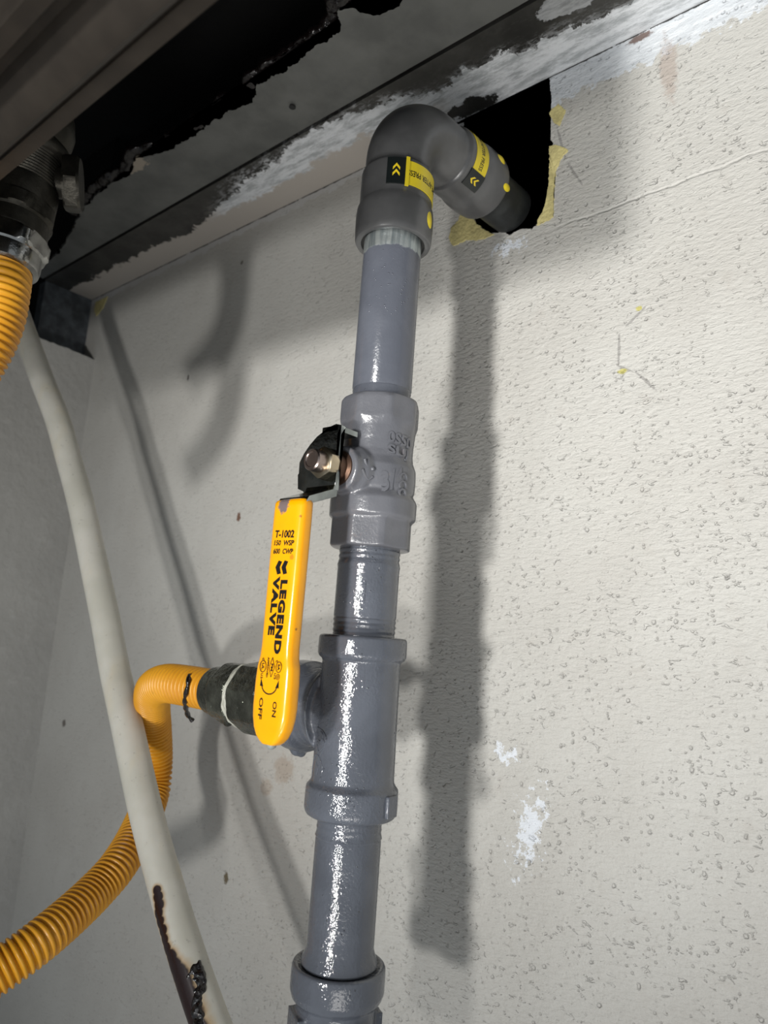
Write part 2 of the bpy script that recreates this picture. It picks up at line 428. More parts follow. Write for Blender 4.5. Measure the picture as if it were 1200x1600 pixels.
def m_bare_zinc():
    t = NT('painted_pipe_with_bare_zinc_top'); x, y, z = t.sep()
    e = t.math('ADD', z, t.math('MULTIPLY', t.math('SUBTRACT', t.noise(220, 4, .7), .5), .004))
    mk = t.ramp(e, .1742, .1752)
    zc = t.mix(t.ramp(t.noise(400, 3, .6, stretch=((1, 1, .12), (0, 0, 0))), .4, .65), (.28, .32, .33), (.52, .56, .55))
    gc = t.mix(t.ramp(t.noise(60, 4), .35, .7), (.085, .092, .112), (.104, .112, .134))
    col = t.mix(mk, gc, zc)
    crumbs = t.math('MULTIPLY', t.ramp(t.voro(480), .20, .08), t.ramp(t.noise(70, 3), .52, .62))
    n = t.bump(t.noise(110, 3), .0006, .3)
    n = t.bump(t.math('ADD', t.math('MULTIPLY', t.noise(900, 3), .4), crumbs), .0003, .7, n)
    return t.done(col, t.ramp(mk, 0, 1, .18, .34), t.math('MULTIPLY', mk, .7), n)
def m_grip():
    t = NT('yellow_vinyl_grip'); x, y, z = t.sep()
    col = t.mix(t.ramp(t.noise(90, 3), .4, .7, 0, .5), (.84, .36, .001), (.78, .31, .001))
    def sp(c, p, r, k, amt, sc=(1, 1, 1)):
        d = t.math('ADD', t.dist(p, tuple(a/r for a in sc)), t.math('MULTIPLY', t.math('SUBTRACT', t.noise(700, 4, .7), .5), 1.3))
        return t.mix(t.ramp(d, 1.0, .7, 0, amt), c, k)
    col = sp(col, (-.0015, -.150, .0495), .0034, (.16, .12, .12), 1.0, (1, 1, .75))
    col = sp(col, (.0075, -.1485, .044), .0011, (.25, .09, .01), .9)
    col = sp(col, (.0060, -.1500, .0285), .0012, (.40, .15, .01), .7)
    col = sp(col, (.0082, -.147, .002), .0009, (.25, .09, .01), .9)
    n = t.bump(t.noise(70, 3), .0005, .3)
    return t.done(col, .22, 0, n, spec=.45, coat=.3)
def m_hose():
    t = NT('yellow_corrugated_jacket')
    col = t.mix(t.ramp(t.noise(30, 4), .35, .7), (.62, .27, .015), (.74, .35, .02))
    col = t.mix(t.ramp(t.noise(120, 5, .7), .60, .72, 0, .4), col, (.30, .13, .02))
    return t.done(col, .36, 0, t.bump(t.noise(200, 3), .0004, .4), spec=.45)
PEXP = [(25, 480, .605), (43, 531, .59), (66, 594, .57), (90, 656, .55), (108, 719, .535), (125, 781, .517), (139, 844, .50), (152, 906, .482), (165, 969, .465), (180, 1050, .446), (194, 1112, .43), (226, 1260, .40), (258, 1380, .378), (288, 1480, .36), (322, 1580, .345), (352, 1660, .334)]
PEXR = .0089
def m_pex():
    t = NT('aged_white_plastic_pipe')
    col = t.mix(t.ramp(t.noise(30, 4), .35, .7), (.53, .52, .455), (.62, .605, .545))
    col = t.mix(t.ramp(t.noise(45, 3, .6, stretch=((1, 1, .3), (0, 0, 0))), .5, .75, 0, .5), col, (.62, .55, .40))
    col = t.mix(t.ramp(t.noise(260, 5, .7), .62, .70, 0, .5), col, (.28, .26, .23))
    # burn: distance to points down the left flank
    d = None; path = catmull([atd(*p) for p in PEXP], 16)
    for px, py, r in [(246, 1391, .0020), (247, 1402, .0024), (248, 1414, .0026), (249, 1427, .0027), (251, 1440, .0027), (254, 1454, .0026), (257, 1468, .0026), (261, 1482, .0028), (267, 1496, .0034), (272, 1510, .0040), (279, 1525, .0048), (285, 1540, .0052), (290, 1556, .0052), (295, 1572, .0052), (301, 1590, .0052), (308, 1612, .0054), (318, 1640, .0054)]:
        p = surf(px, py, path, PEXR)
        q = t.dist(tuple(p), (1/r,)*3)
        d = q if d is None else t.math('MINIMUM', d, q)
    d = t.math('ADD', d, t.math('MULTIPLY', t.math('SUBTRACT', t.noise(200, 4, .6), .5), .5))
    col = t.mix(t.ramp(d, 2.0, 1.1, 0, .75), col, (.40, .24, .08))
    mk = t.ramp(d, 1.35, 1.0)
    col = t.mix(mk, col, (.020, .010, .010))
    return t.done(col, t.ramp(mk, 0, 1, .36, .25), 0, t.bump(t.noise(60, 4), .0006, .3), sss=.15)

M_WALL = m_wall(); M_SIDE = m_sidewall()
M_STRIP = m_steel('strip_steel_with_white_overpaint', (.10, .098, .092), True)
M_PLATE = m_plate()
M_HEADER = m_simple('blue_grey_header_steel', (.12, .135, .15), .5, .4, (60, .001, .4), var=.35)
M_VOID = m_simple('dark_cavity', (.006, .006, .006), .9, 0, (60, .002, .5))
M_GREY = m_greypaint(); M_VALVE = m_valve(); M_ZN = m_bare_zinc()
M_ELBOW = m_simple('satin_black_grey_steel', (.098, .099, .100), .33, .25, (300, .0002, .4), var=.12)
M_RING = m_simple('black_rubber', (.012, .012, .012), .5)
M_LABY = m_simple('yellow_label', (.66, .52, .02), .38, var=.05)
M_LABK = m_simple('black_label', (.008, .011, .011), .35)
M_DOT = m_simple('yellow_sealant', (.70, .55, .01), .35, 0, (500, .0003, .5))
M_INK = m_simple('black_print', (.006, .006, .006), .4)
M_ICON = m_simple('yellow_print', (.78, .58, .02), .4)
M_GRIP = m_grip(); M_HOSE = m_hose(); M_PEX = m_pex()
M_ZINC = m_simple('zinc_tip_and_lit_edge', (.34, .37, .35), .35, .2, (300, .0003, .4), var=.2)  # lever tip; on bracket edges the lighter tone paints the light they catch
M_ZDARK = m_simple('zinc_dark_reflection', (.22, .235, .225), .16, 1.0, (120, .0006, .4), var=.35)  # same bracket zinc, darkened to paint the dark reflection on its faces
M_NUT = m_simple('yellow_chromate_steel', (.55, .47, .34), .22, 1.0, (300, .0003, .3), var=.25)
M_BRASS = m_simple('dull_bronze', (.14, .085, .06), .35, .9, (300, .0003, .3))
M_FIT = m_simple('wet_dark_fitting_metal', (.13, .135, .11), .17, .8, (160, .0022, 1.0), var=.45)
M_FIT2 = m_simple('dull_pipe_fitting_metal', (.06, .056, .046), .42, .8, (220, .0006, .6), var=.35)
M_CHROME = m_simple('polished_steel_nut', (.45, .45, .43), .16, 1.0, (200, .0005, .4))
M_TEFLON = m_simple('white_thread_sealant', (.42, .42, .36), .45, 0, (500, .0006, .8))
M_TAR = m_simple('glossy_black_tar', (.006, .004, .004), .08, 0, (260, .0015, .9), spec=.7)
M_FOAM = m_simple('yellow_insulation_foam', (.66, .58, .26), .8, 0, (500, .001, .9), var=.2)
M_BAR = m_simple('dark_bar_steel', (.022, .018, .014), .45, .35, (40, .001, .3), var=.15)

# ------------------------------------------------------------------ setting
XL, ZC, XR, ZB = -0.507, 0.329, 0.75, -0.75
holepx = [(858, 128), (862, 160), (857, 176), (852, 190), (854, 214), (864, 224), (863, 250), (862, 288), (855, 322), (846, 343), (832, 357), (814, 358), (797, 367), (786, 362), (766, 365), (748, 352), (733, 330), (722, 280), (722, 220), (726, 185)]
hole = [(p.x, p.z) for p in (at(a, b, 1, 0.0) for a, b in holepx)]
hole[0] = (hole[0][0], ZC); hole[-1] = (hole[-1][0], ZC)
hole_r = ragged(hole, .0005, .0007, 3, 420)
bm = bmesh.new()
prism(bm, [(-.06, ZB), (.06, ZB), (.06, ZC)] + hole_r + [(-.06, ZC)], 1, 0.0, 0.013)
prism(bm, [(XL, ZB), (-.06, ZB), (-.06, ZC), (XL, ZC)], 1, 0.0, 0.013)
prism(bm, [(.06, ZB), (XR, ZB), (XR, ZC), (.06, ZC)], 1, 0.0, 0.013)
struct('wall_back', bm, M_WALL)
# dark cavity behind the hole
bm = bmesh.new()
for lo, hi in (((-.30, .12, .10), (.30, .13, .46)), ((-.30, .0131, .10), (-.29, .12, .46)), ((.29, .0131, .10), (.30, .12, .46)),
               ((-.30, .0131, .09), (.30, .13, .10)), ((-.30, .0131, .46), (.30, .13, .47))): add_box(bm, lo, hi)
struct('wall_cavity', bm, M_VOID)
# side wall with its steel header
bm = bmesh.new()
prism(bm, ragged([(0.0, .2575), (-.03, .2600), (-.06, .2600), (-1.2, .262)], .002, .0012, 11, 200)[:600] + [(-1.2, ZB), (0.0, ZB)], 0, -.482, -.507)
struct('wall_left', bm, M_SIDE)
bm = bmesh.new()
add_box(bm, (-.512, -.047, .255), (-.507, .0, ZC)); add_box(bm, (-.52, -.049, .255), (-.507, -.047, ZC))
struct('trim_1', bm, M_HEADER)
# steel strip at the wall, and the torn plate beyond its seam
bm = bmesh.new(); add_box(bm, (-.507, -.0502, ZC), (XR, .0, ZC+.003))
struct('trim_2', bm, M_STRIP)
bm = bmesh.new()
edge = [(-.507, -.062), (-.44, -.068), (-.40, -.078)] + [(p.x, p.y) for p in (at(a, b, 2, ZC+.0012) for a, b in [(128, 330), (150, 305), (178, 285), (203, 275), (212, 248), (250, 240), (290, 222), (330, 190), (362, 172), (395, 160), (402, 132), (450, 108), (500, 68), (532, 50), (530, 12), (556, 14), (575, 22), (600, 20), (625, 5)])] + [(.04, -.092), (.10, -.095), (XR, -.095)]
er = ragged(edge, .0012, .0022, 21, 170)
prism(bm, er + [(XR, -.0518), (-.507, -.0518)], 2, ZC+.0012, ZC+.0035)
struct('trim_3', bm, M_PLATE)
# void above
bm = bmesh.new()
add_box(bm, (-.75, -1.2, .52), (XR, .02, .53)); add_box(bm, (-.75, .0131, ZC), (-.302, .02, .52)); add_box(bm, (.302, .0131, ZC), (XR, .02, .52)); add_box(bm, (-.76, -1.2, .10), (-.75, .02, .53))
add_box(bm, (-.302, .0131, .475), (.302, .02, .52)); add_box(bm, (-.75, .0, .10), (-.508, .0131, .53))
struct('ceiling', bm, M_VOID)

# small hole in the plate, shown by an added black disc for its shade
bm = bmesh.new(); c = at(457, 165, 2, ZC+.001)
lathe(bm, [(.0022, 0), (.0020, .0006), (.0012, .0007), (.0012, .0012)], Matrix.Translation((c.x, c.y, ZC-.0003)), 20)
tag(obj('plate_hole', bm, M_RING), 'small round hole, shown as a black disc, in the grey steel plate above', 'plate_hole')

# tar lumps along the torn edge
bm = bmesh.new()
for i, p in enumerate(er):
    if -.37 < p[0] < -.02 and i % 3 == 0:
        k = noise.noise(V((p[0]*60, 3.3, 0)))
        r = .0035 + .003*abs(k) + random.random()*.0015
        q = V((p[0], p[1]-.0035, ZC+.005+.001*k))
        M = Matrix.Translation(q) @ Matrix.Diagonal((1.3, 1.0, .6, 1))
        bmesh.ops.create_icosphere(bm, subdivisions=2, radius=r, matrix=M)
for v in bm.verts:
    v.co += V((noise.noise(v.co*400), noise.noise(v.co*400+V((9, 0, 0))), noise.noise(v.co*400+V((0, 9, 0)))))*.0018
o = remeshed('tar_bead', bm, M_TAR, None, .0009, 2, .4)
tag(o, 'glossy black tar oozing along the torn edge of the ceiling plate', 'tar')

# yellow insulation showing round the hole
def foam(px, label, y0, y1, seed):
    b = bmesh.new()
    pts = [(p.x, p.z) for p in (at(a, c_, 1, y0) for a, c_ in px)]; pts.append(pts[0])
    prism(b, ragged(pts, .0006, .0006, seed, 500)[:-1], 1, y0, y1)
    tag(obj('insulation_foam', b, M_FOAM, None, False), label, 'insulation')
foam([(858, 228), (868, 226), (887, 234), (876, 248), (870, 262), (867, 280), (865, 306), (864, 338), (854, 345), (838, 352), (842, 340), (851, 322), (857, 288), (858, 250)], 'pale yellow foam strip down the right edge of the wall hole', -.0006, .006, 31)
foam([(735, 328), (722, 328), (715, 345), (705, 356), (701, 372), (707, 384), (728, 375), (752, 374), (772, 366), (758, 360), (745, 350), (738, 340)], 'yellow foam patch under the elbow, lower left of the wall hole', -.0006, .006, 33)
foam([(862, 170), (872, 163), (884, 172), (880, 182), (874, 196), (866, 192), (858, 178)], 'small pale foam scrap near the top right of the wall hole', -.0005, .006, 35)
foam([(149, 472), (168, 463), (160, 482), (150, 494), (147, 486)], 'dim yellow foam sliver in the far corner below the ceiling strip', -.0006, .004, 37)

# ------------------------------------------------------------------ grey riser
AX = V((0, -.10, 0)); TZ = Matrix.Translation(AX)
def threads(z0, z1, r, n, amp=.00035):
    out = []; k = n*4
    for i in range(k+1):
        z = z0+(z1-z0)*i/k; out.append((r-amp*(.5-.5*math.cos(2*PI*i/4)), z))
    return out
RP = .01335
# stub running into the wall
bm = bmesh.new(); lathe(bm, [(RP, 0), (RP, .0862)], frame((0, math.sin(math.radians(87)), math.cos(math.radians(87))), (0, -.0360, .2500)), 48)
tag(obj('steel_pipe', bm, m_simple('black_steel_pipe', (.035, .038, .038), .45, .6, (200, .0003, .5), var=.3)), 'dark steel pipe running from the elbow into the wall hole', 'pipe')
# pipes
bm = bmesh.new(); lathe(bm, [(RP, .1885), (RP, .1105), (.0130, .1098), (.0132, .1090), (.0130, .1080), (.0131, .1030)], TZ, 64)
tag(obj('pipe_nipple', bm, M_ZN), 'grey painted pipe between black elbow and valve, bare zinc top', 'pipe')
bm = bmesh.new(); lathe(bm, threads(.0392, .0325, .0133, 3) + [(.0134, .0318), (.0136, .0311), (.0134, .0300), (RP, .0290), (RP, .0095), (.0131, .0087), (.0134, .0080)] + threads(.0078, .0014, .0134, 3) + [(.0134, -.0010)], TZ, 64)
t = tag(obj('pipe_nipple', bm, M_GREY), 'short threaded grey pipe between yellow handled valve and tee', 'pipe')
bm = bmesh.new()
add_box(bm, (-.0003, -.0003, -.004), (.0003, .0003, .004))
for v in bm.verts: v.co = V((0, -.1, .0195)) + Matrix.Rotation(math.radians(-52), 3, 'Z') @ (v.co + V((.01335, 0, 0)))
obj('paint_ridge', bm, M_GREY, t)
bm = bmesh.new(); lathe(bm, threads(-.0705, -.0775, .0133, 3, .0002) + [(.0136, -.0785), (.0132, -.0792), (RP, -.0800), (RP, -.1195), (.0138, -.1215), (.0148, -.1238), (.0152, -.1255), (.0148, -.1262)], TZ, 64)
tag(obj('pipe_nipple', bm, M_GREY), 'long grey painted pipe below the tee, above the bottom cap', 'pipe')

# --- elbow
EZ, EB, TILT = .2475, .026, math.radians(87)
Zs, Ye = .181, -.028
def epath(s):
    """axis point and tangent at arc length s from the lower opening"""
    a = EZ-EB-Zs; b = a+EB*TILT
    if s <= a: return V((0, -.1, Zs+s)), V((0, 0, 1))
    if s <= b:
        th = (s-a)/EB
        return V((0, -.1+EB-EB*math.cos(th), EZ-EB+EB*math.sin(th))), V((0, math.sin(th), math.cos(th)))
    p = V((0, -.1+EB-EB*math.cos(TILT), EZ-EB+EB*math.sin(TILT))); tg = V((0, math.sin(TILT), math.cos(TILT)))
    return p+tg*(s-b), tg
LT = (EZ-EB-Zs)+EB*TILT+(Ye+.1-EB)
EO, ET = epath(LT); EU = V((0, -ET.z, ET.y))      # outlet centre, direction, and its 'up'
sock = [(.009, .0138), (.003, .0140), (.0002, .0149), (0, .0155), (0, .0166), (.0004, .0173), (.0014, .0177), (.0030, .01785), (.008, .0181), (.0135, .0181), (.0165, .0178), (.0180, .0172), (.0190, .01695), (.025, .0170), (.0338, .0170), (.0348, .0168), (.0356, .0160), (.0362, .0156)]
st = list(sock) + [(.0362+ (LT-.0724)*i/26, .0156+.0003*math.sin(PI*i/26)) for i in range(1, 26)] + [(LT-a, r) for a, r in reversed(sock)]
bm = bmesh.new(); n = 72; rings = []
for s, r in st:
    p, tg = epath(s); u = V((1, 0, 0)); v = tg.cross(u)
    rings.append([bm.verts.new(p+(u*math.cos(2*PI*k/n)+v*math.sin(2*PI*k/n))*r) for k in range(n)])
for a, b in zip(rings, rings[1:]):
    for k in range(n): bm.faces.new((a[k], a[(k+1) % n], b[(k+1) % n], b[k]))
bm.faces.new(rings[0]); bm.faces.new(rings[-1])
elbow = thing('press_elbow', 'black steel press elbow with yellow labels turning into the wall', 'pipe elbow', (0, -.1, Zs))
obj('elbow_body', bm, M_ELBOW, elbow)
for (o_, ax_) in ((V((0, -.1, Zs+.0012)), V((0, 0, 1))), (EO-ET*.0012, -ET)):
    bm = bmesh.new(); lathe(bm, [(.0135, 0), (.0148, 0), (.0148, .002), (.0135, .002)], frame(ax_, o_), 48, cap=False)
    obj('sealing_ring', bm, M_RING, elbow)
def bandmap(which, R):
    """which 0: vertical socket (a = azimuth deg, d = distance from the opening); 1: horizontal socket"""
    def f(a, d, h):
        r = R+h; a = math.radians(a)
        if which == 0: return V((r*math.cos(a), -.1+r*math.sin(a), Zs+d))
        return EO - ET*d + V((1, 0, 0))*(r*math.cos(a)) + EU*(r*math.sin(a))
    return f
def grid(f, a0, a1, d0, d1, h0, h1, na=24, nd=2, bmx=None):
    b = bmx or bmesh.new(); lay = []
    for h in (h0, h1):
        lay.append([[b.verts.new(f(a0+(a1-a0)*i/na, d0+(d1-d0)*j/nd, h)) for j in range(nd+1)] for i in range(na+1)])
    for L in lay:
        for i in range(na):
            for j in range(nd): b.faces.new((L[i][j], L[i+1][j], L[i+1][j+1], L[i][j+1]))
    for i in range(na):
        for j in (0, nd): b.faces.new((lay[0][i][j], lay[0][i+1][j], lay[1][i+1][j], lay[1][i][j]))
    for j in range(nd):
        for i in (0, na): b.faces.new((lay[0][i][j], lay[0][i][j+1], lay[1][i][j+1], lay[1][i][j]))
    return b
for which, (ab0, ab1, ay1, dd0, dd1) in enumerate([(-65, -37, 62, .0213, .0330), (-62, -33, 78, .0205, .0310)]):
    f = bandmap(which, .01702)
    dm = (dd0+dd1)/2; hw = (dd1-dd0)/2
    yl = obj('label', grid(f, ab1, ay1, dd0, dd1, 0, .0003), M_LABY, elbow)
    yl['label'] = 'yellow warning label'
    kl = obj('label', grid(f, ab0, ab1, dd0-.0004, dd1+.0008, .0001, .0007), M_LABK, elbow)
    kl['label'] = 'black label end with two yellow chevrons'
    b = bmesh.new()
    sg = 1
    for k in (0, 1):
        c0 = dm - .0028 + k*.0030
        am = (ab0+ab1)/2; da = 5.2
        # chevron pointing away from the opening
        pts = [(-1, 0), (0, .0020), (1, 0), (1, .0014), (0, .0034), (-1, .0014)]
        P = ([(q[0], q[1]) for q in pts], [[0, 1, 4, 5], [1, 2, 3, 4]])
        put(b, P, lambda u, v, h, c0=c0: f(am+u*da, c0+v, .00072+h), .00006)
    obj('chevron', b, M_ICON, kl)
    # lettering: up points to the socket opening
    b = bmesh.new()
    tp = text_polys('REMOVE AFTER PRESS', .012)
    aw = 88
    a_end = ab1+3.5
    put(b, tp, lambda u, v, h: f(a_end+(1-u)*aw, dm+.0012-v*.0028+.0002, .0003+h), .00006, cuts=0)
    obj('lettering', b, M_INK, yl)
    if which == 0:
        obj('label_fold', grid(f, ab1-.5, ab1+5, dd0-.0012, dd1+.0012, .0003, .0012, 4), M_LABY, elbow)
# yellow sealant dots
def dot(f, a, d, ra, rd, hh):
    b = bmesh.new(); rr = [[b.verts.new(f(a+ra*k/5*math.cos(2*PI*i/20), d+rd*k/5*math.sin(2*PI*i/20), hh*(math.cos(k/5*PI/2)))) for i in range(20)] for k in (1, 2, 3, 4, 5)]
    for A, B in zip(rr, rr[1:]):
        for i in range(20): b.faces.new((A[i], A[(i+1) % 20], B[(i+1) % 20], B[i]))
    b.faces.new(rr[0]); return obj('sealant_dot', b, M_DOT, elbow)
f0 = bandmap(0, .01808); f1 = bandmap(1, .01808)
dot(f0, 15, .0098, 9, .0040, .0006)
dot(f1, 22, .0080, 10, .0033, .0009); dot(f1, -22, .0022, 6, .0030, .0007)

# --- ball valve
valve = thing('ball_valve', 'grey painted ball valve with long yellow lever handle', 'valve', (0, -.1, .038))
bm = bmesh.new()
flat = lambda z0, z1, a: (lambda i: a)
# upper hex end
lathe(bm, [(.0150, .0800), (.0160, .0850), (.0164, .0905), (.0176, .0940), (.0178, .0950), (.0178, .1030), (.0168, .1047), (.0140, .1052)], TZ, 96, (8, lambda i: (None, None, None, .0168, .0168, .0168, .0165, None)[i], math.radians(10)))
# waist, ball bulge, shoulders
lathe(bm, [(.0150, .0500), (.0170, .0560), (.0166, .0615), (.0176, .0640), (.0178, .0690), (.0176, .0735), (.0162, .0770), (.0158, .0800), (.0160, .0890), (.0150, .0930)], TZ, 96)
# collar
lathe(bm, [(.0150, .0500), (.0178, .0510), (.0189, .0520), (.0190, .0590), (.0184, .0602), (.0160, .0640)], TZ, 96)
# lower hex end
lathe(bm, [(.0150, .0382), (.0170, .0385), (.0178, .0392), (.0178, .0500), (.0170, .0530)], TZ, 96, (8, lambda i: .0168, math.radians(12)))
# stem boss toward the room
lathe(bm, [(.0125, .008), (.0112, .0165), (.0100, .0190), (.0098, .0222), (.0090, .0228)], frame((0, -1, 0), (0, -.1, .0695)), 64)
remeshed('valve_body', bm, M_VALVE, valve, .00045, 5, .5)
# raised cast lettering
def cylmap(R, zc, ac): return lambda s, zz, h: V(((R+h)*math.cos(ac+s/R), -.1+(R+h)*math.sin(ac+s/R), zc+zz))
bm = bmesh.new()
for txt, zc, a0, wd, ht, R, rot in [('0S50', .0830, -34, .0130, .0048, .0160, 0), ('SUJ', .0770, -33, .0110, .0050, .01625, 0), ('3/4', .0635, -40, .0105, .0085, .0174, .0), ('CCC', .0655, -6, .0100, .0046, .0176, PI/2)]:
    P = text_polys(txt, .02); fm = cylmap(R, zc, math.radians(a0))
    if rot: put(bm, P, lambda u, v, h: fm(v*ht-ht/2, -.001+(1-u)*wd-wd/2+.001, h-.0006), .0012, 1)
    elif txt == '3/4': put(bm, P, lambda u, v, h: fm(u*wd*.95+(v-.5)*-.001, (v)*ht+(u-.5)*.0035-.001, h-.0006), .0012, 1)
    else: put(bm, P, lambda u, v, h: fm(u*wd, v*ht-u*.001, h-.0006), .0012, 1)
# arrow on the stem boss side
am = frame((0, -1, 0), (0, -.1, .0695))
for (a, b_, w_) in (((.0102, .0150, -.0045), (.0108, .0185, .003), .0006), ((.0102, .0150, -.0045), (.0112, .0150, .001), .0006)):
    pass
obj('raised_lettering', bm, M_VALVE, valve)
bm = bmesh.new()
for pts in ([(.0100, -.1185, .0735), (.0103, -.1165, .0690), (.0100, -.1160, .0655)], [(.0100, -.1195, .0690), (.0101, -.1160, .0655), (.0115, -.1140, .0670)]):
    tube(bm, resample(catmull(pts, 6), .0004), .00055, 10)
bmesh.ops.create_icosphere(bm, subdivisions=2, radius=.0010, matrix=Matrix.Translation((.0114, -.1148, .0700)))
obj('raised_arrow', bm, M_VALVE, valve)
SF = lambda y: frame((0, -1, 0), (0, y, .0695))
bm = bmesh.new(); lathe(bm, [(.0068, 0), (.0074, .0006), (.0074, .0020), (.0058, .0026), (.0058, .0065)], SF(-.1215), 48)
obj('packing_gland', bm, M_BRASS, valve)
bm = bmesh.new(); lathe(bm, [(.0062, 0), (.0070, .0006), (.0070, .0030), (.0066, .0046), (.0050, .0052)], SF(-.1290), 72, (6, lambda i: .0060, .4))
obj('stem_nut', bm, M_NUT, valve)
bm = bmesh.new(); lathe(bm, [(.0044, 0), (.0046, .0012), (.0046, .0052), (.0041, .0058), (.0032, .0058), (.0029, .0054)], SF(-.1335), 48)
obj('stem_end', bm, m_simple('stem_steel', (.40, .33, .30), .3, 1.0, (300, .0002, .3)), valve)
# steel lever bracket
bm = bmesh.new()
YB = -.1300
out = [(p.x, p.z) for p in (at(px, py, 1, YB) for px, py in [(523, 765), (524, 720), (527, 676), (534, 664), (525, 662), (514, 667), (507, 677), (495, 682), (484, 695), (475, 708), (468, 722), (468, 737), (465, 742), (465, 764), (473, 768), (478, 774)])]
prism(bm, out, 1, YB, YB+.0023)
# top tab folded toward the body
tx = out[2][0]; tz = out[3][1]
add_box(bm, (tx-.0090, YB, tz-.0020), (tx+.0004, YB+.0118, tz+.0004))
# slanting strip out to the grip, then the blade inside it
zb = out[0][1]
sec = [(YB+.0023, zb+.0015), (YB, zb+.0022), (YB-.0010, zb), (-.1465, .0525), (-.1478, .0505), (-.1478, .0440), (-.1455, .0440), (-.1453, .0492), (-.1446, .0500), (YB+.0018, zb-.0025)]
def xw(y): k = (y-YB)/(-.1465-YB); return (out[-1][0]*(1-k)+-.0080*k, out[0][0]*(1-k)+.0088*k)
A = [bm.verts.new((xw(y)[0], y, z)) for y, z in sec]; B = [bm.verts.new((xw(y)[1], y, z)) for y, z in sec]
bm.faces.new(A); bm.faces.new(B)
for i in range(len(sec)): bm.faces.new((A[i], A[(i+1) % len(sec)], B[(i+1) % len(sec)], B[i]))
br = obj('lever_bracket', bm, M_ZDARK, valve, True, 25)
br.data.materials.append(M_ZINC)
for p_ in br.data.polygons:
    if abs(p_.normal.x) > .5 or p_.area < 1.2e-5 and abs(p_.normal.y) < .7: p_.material_index = 1  # lighter zinc copy paints lit edges on the bracket
bv = br.modifiers.new('b', 'BEVEL'); bv.width = .0003; bv.segments = 2; bv.limit_method = 'ANGLE'
# grip: rounded bar, waisted, rounded lower end
bm = bmesh.new(); rings = []
GZ = [(.0515, .0070, .0019), (.0510, .0082, .0030), (.0500, .0087, .0036), (.044, .0087, .0037), (.020, .0086, .0037), (.004, .0084, .0037), (-.0050, .0083, .0037), (-.0085, .0086, .0037), (-.0125, .0096, .0038), (-.0180, .0099, .0039), (-.0270, .0099, .0039), (-.0310, .0095, .0038), (-.0345, .0085, .0037), (-.0375, .0068, .0034), (-.0392, .0050, .0029), (-.0402, .0034, .0024), (-.0405, .0020, .0016)]
GX, GY = .0004, -.1464
N = 48
# interpolate sections
GS = []
for (a, b) in zip(GZ, GZ[1:]):
    for k in range(3): GS.append(tuple(a[i]+(b[i]-a[i])*k/3 for i in range(3)))
GS.append(GZ[-1])
for z, hw, hd in GS:
    ring = []
    for k in range(N):
        a = 2*PI*k/N; e = 2.0/5.0
        cx = math.copysign(abs(math.cos(a))**e, math.cos(a)); sy = math.copysign(abs(math.sin(a))**(2/3.2), math.sin(a))
        ring.append(bm.verts.new((GX+cx*hw, GY+sy*hd, z)))
    rings.append(ring)
for a, b in zip(rings, rings[1:]):
    for k in range(N): bm.faces.new((a[k], a[(k+1) % N], b[(k+1) % N], b[k]))
bm.faces.new(rings[0]); bm.faces.new(rings[-1])
grip = obj('lever_grip', bm, M_GRIP, valve)
grip['label'] = 'bright yellow vinyl grip with black print'
bm = bmesh.new(); lathe(bm, [(.0021, .0030), (.0021, 0), (.0017, -.0013), (.0008, -.0020), (.0002, -.0022)], Matrix.Translation((GX, GY, -.0400)), 24)
obj('lever_tip', bm, M_ZINC, valve)
# printed lettering on the grip (front face y = GY-.0037)
YF = GY-.0039-.00002
def yf(z): return GY-.00372 if z > -.0075 else GY-.00392
def gp(px, py):
    p = at(px, py, 1, YF); return V((p.x, p.z))
bm = bmesh.new()
def printed(P, o, ux, uy, thick=.00005):
    """o: origin (x,z) of lower-left; ux, uy: vectors (x,z) for the text's width and height"""
    put(bm, P, lambda u, v, h: V((o[0]+ux[0]*u+uy[0]*v, yf(o[1])-h, o[1]+ux[1]*u+uy[1]*v)), thick)
sk = -.0003
printed(text_polys('T-1002', .035), (-.0047, .0361), (.0108, sk), (.0002, .0030))
printed(text_polys('150  WSP', .03), (-.0046, .0331), (.0110, sk), (.0002, .0021))
printed(text_polys('600  CWP', .03), (-.0047, .0299), (.0110, sk), (.0002, .0021))
# rotated text reads downward: u goes -z, v goes +x
printed(text_polys('LEGEND', .062, 0, 1.15), (.0012, .0199), (-.0003, -.0275), (.0039, 0))
printed(text_polys('VALVE', .062, 0, 1.15), (-.0030, .0213), (-.0003, -.0222), (.0037, 0))
for dx in (0, .0034):      # double arrow mark
    P = ([(0, .5), (.42, 1.02), (1, .92), (.72, .5), (1, .02), (.42, -.06)], [[0, 1, 2, 3], [0, 3, 4, 5]])
    printed(P, (-.0026+dx, .0222), (.0035, 0), (.0001, .0050))
printed(text_polys('ON', .02), (.0035, -.0245), (0, -.0055), (.0021, 0))
printed(text_polys('OFF', .02), (-.0041, -.0238), (0, -.0078), (.0021, 0))
def arc(cx, cz, rx, rz, a0, a1, wd, n=16):
    vs = []; fs = []
    for i in range(n+1):
        a = math.radians(a0+(a1-a0)*i/n)
        vs += [(cx+(rx-wd)*math.cos(a), cz+(rz-wd)*math.sin(a)), (cx+(rx+wd)*math.cos(a), cz+(rz+wd)*math.sin(a))]
    for i in range(n): fs.append([2*i, 2*i+1, 2*i+3, 2*i+2])
    put(bm, (vs, fs), lambda u, v, h: V((u, YF-h, v)), .00005)
arc(.0006, -.0188, .0042, .0034, 195, 345, .00025)
for sx in (-1, 1):
    x0, z0 = .0006+sx*.0043, -.0187
    put(bm, ([(x0-.0009, z0-.0010), (x0+.0009, z0-.0010), (x0+sx*.0006, z0+.0019)], [[0, 1, 2]]), lambda u, v, h: V((u, YF-h, v)), .00005)
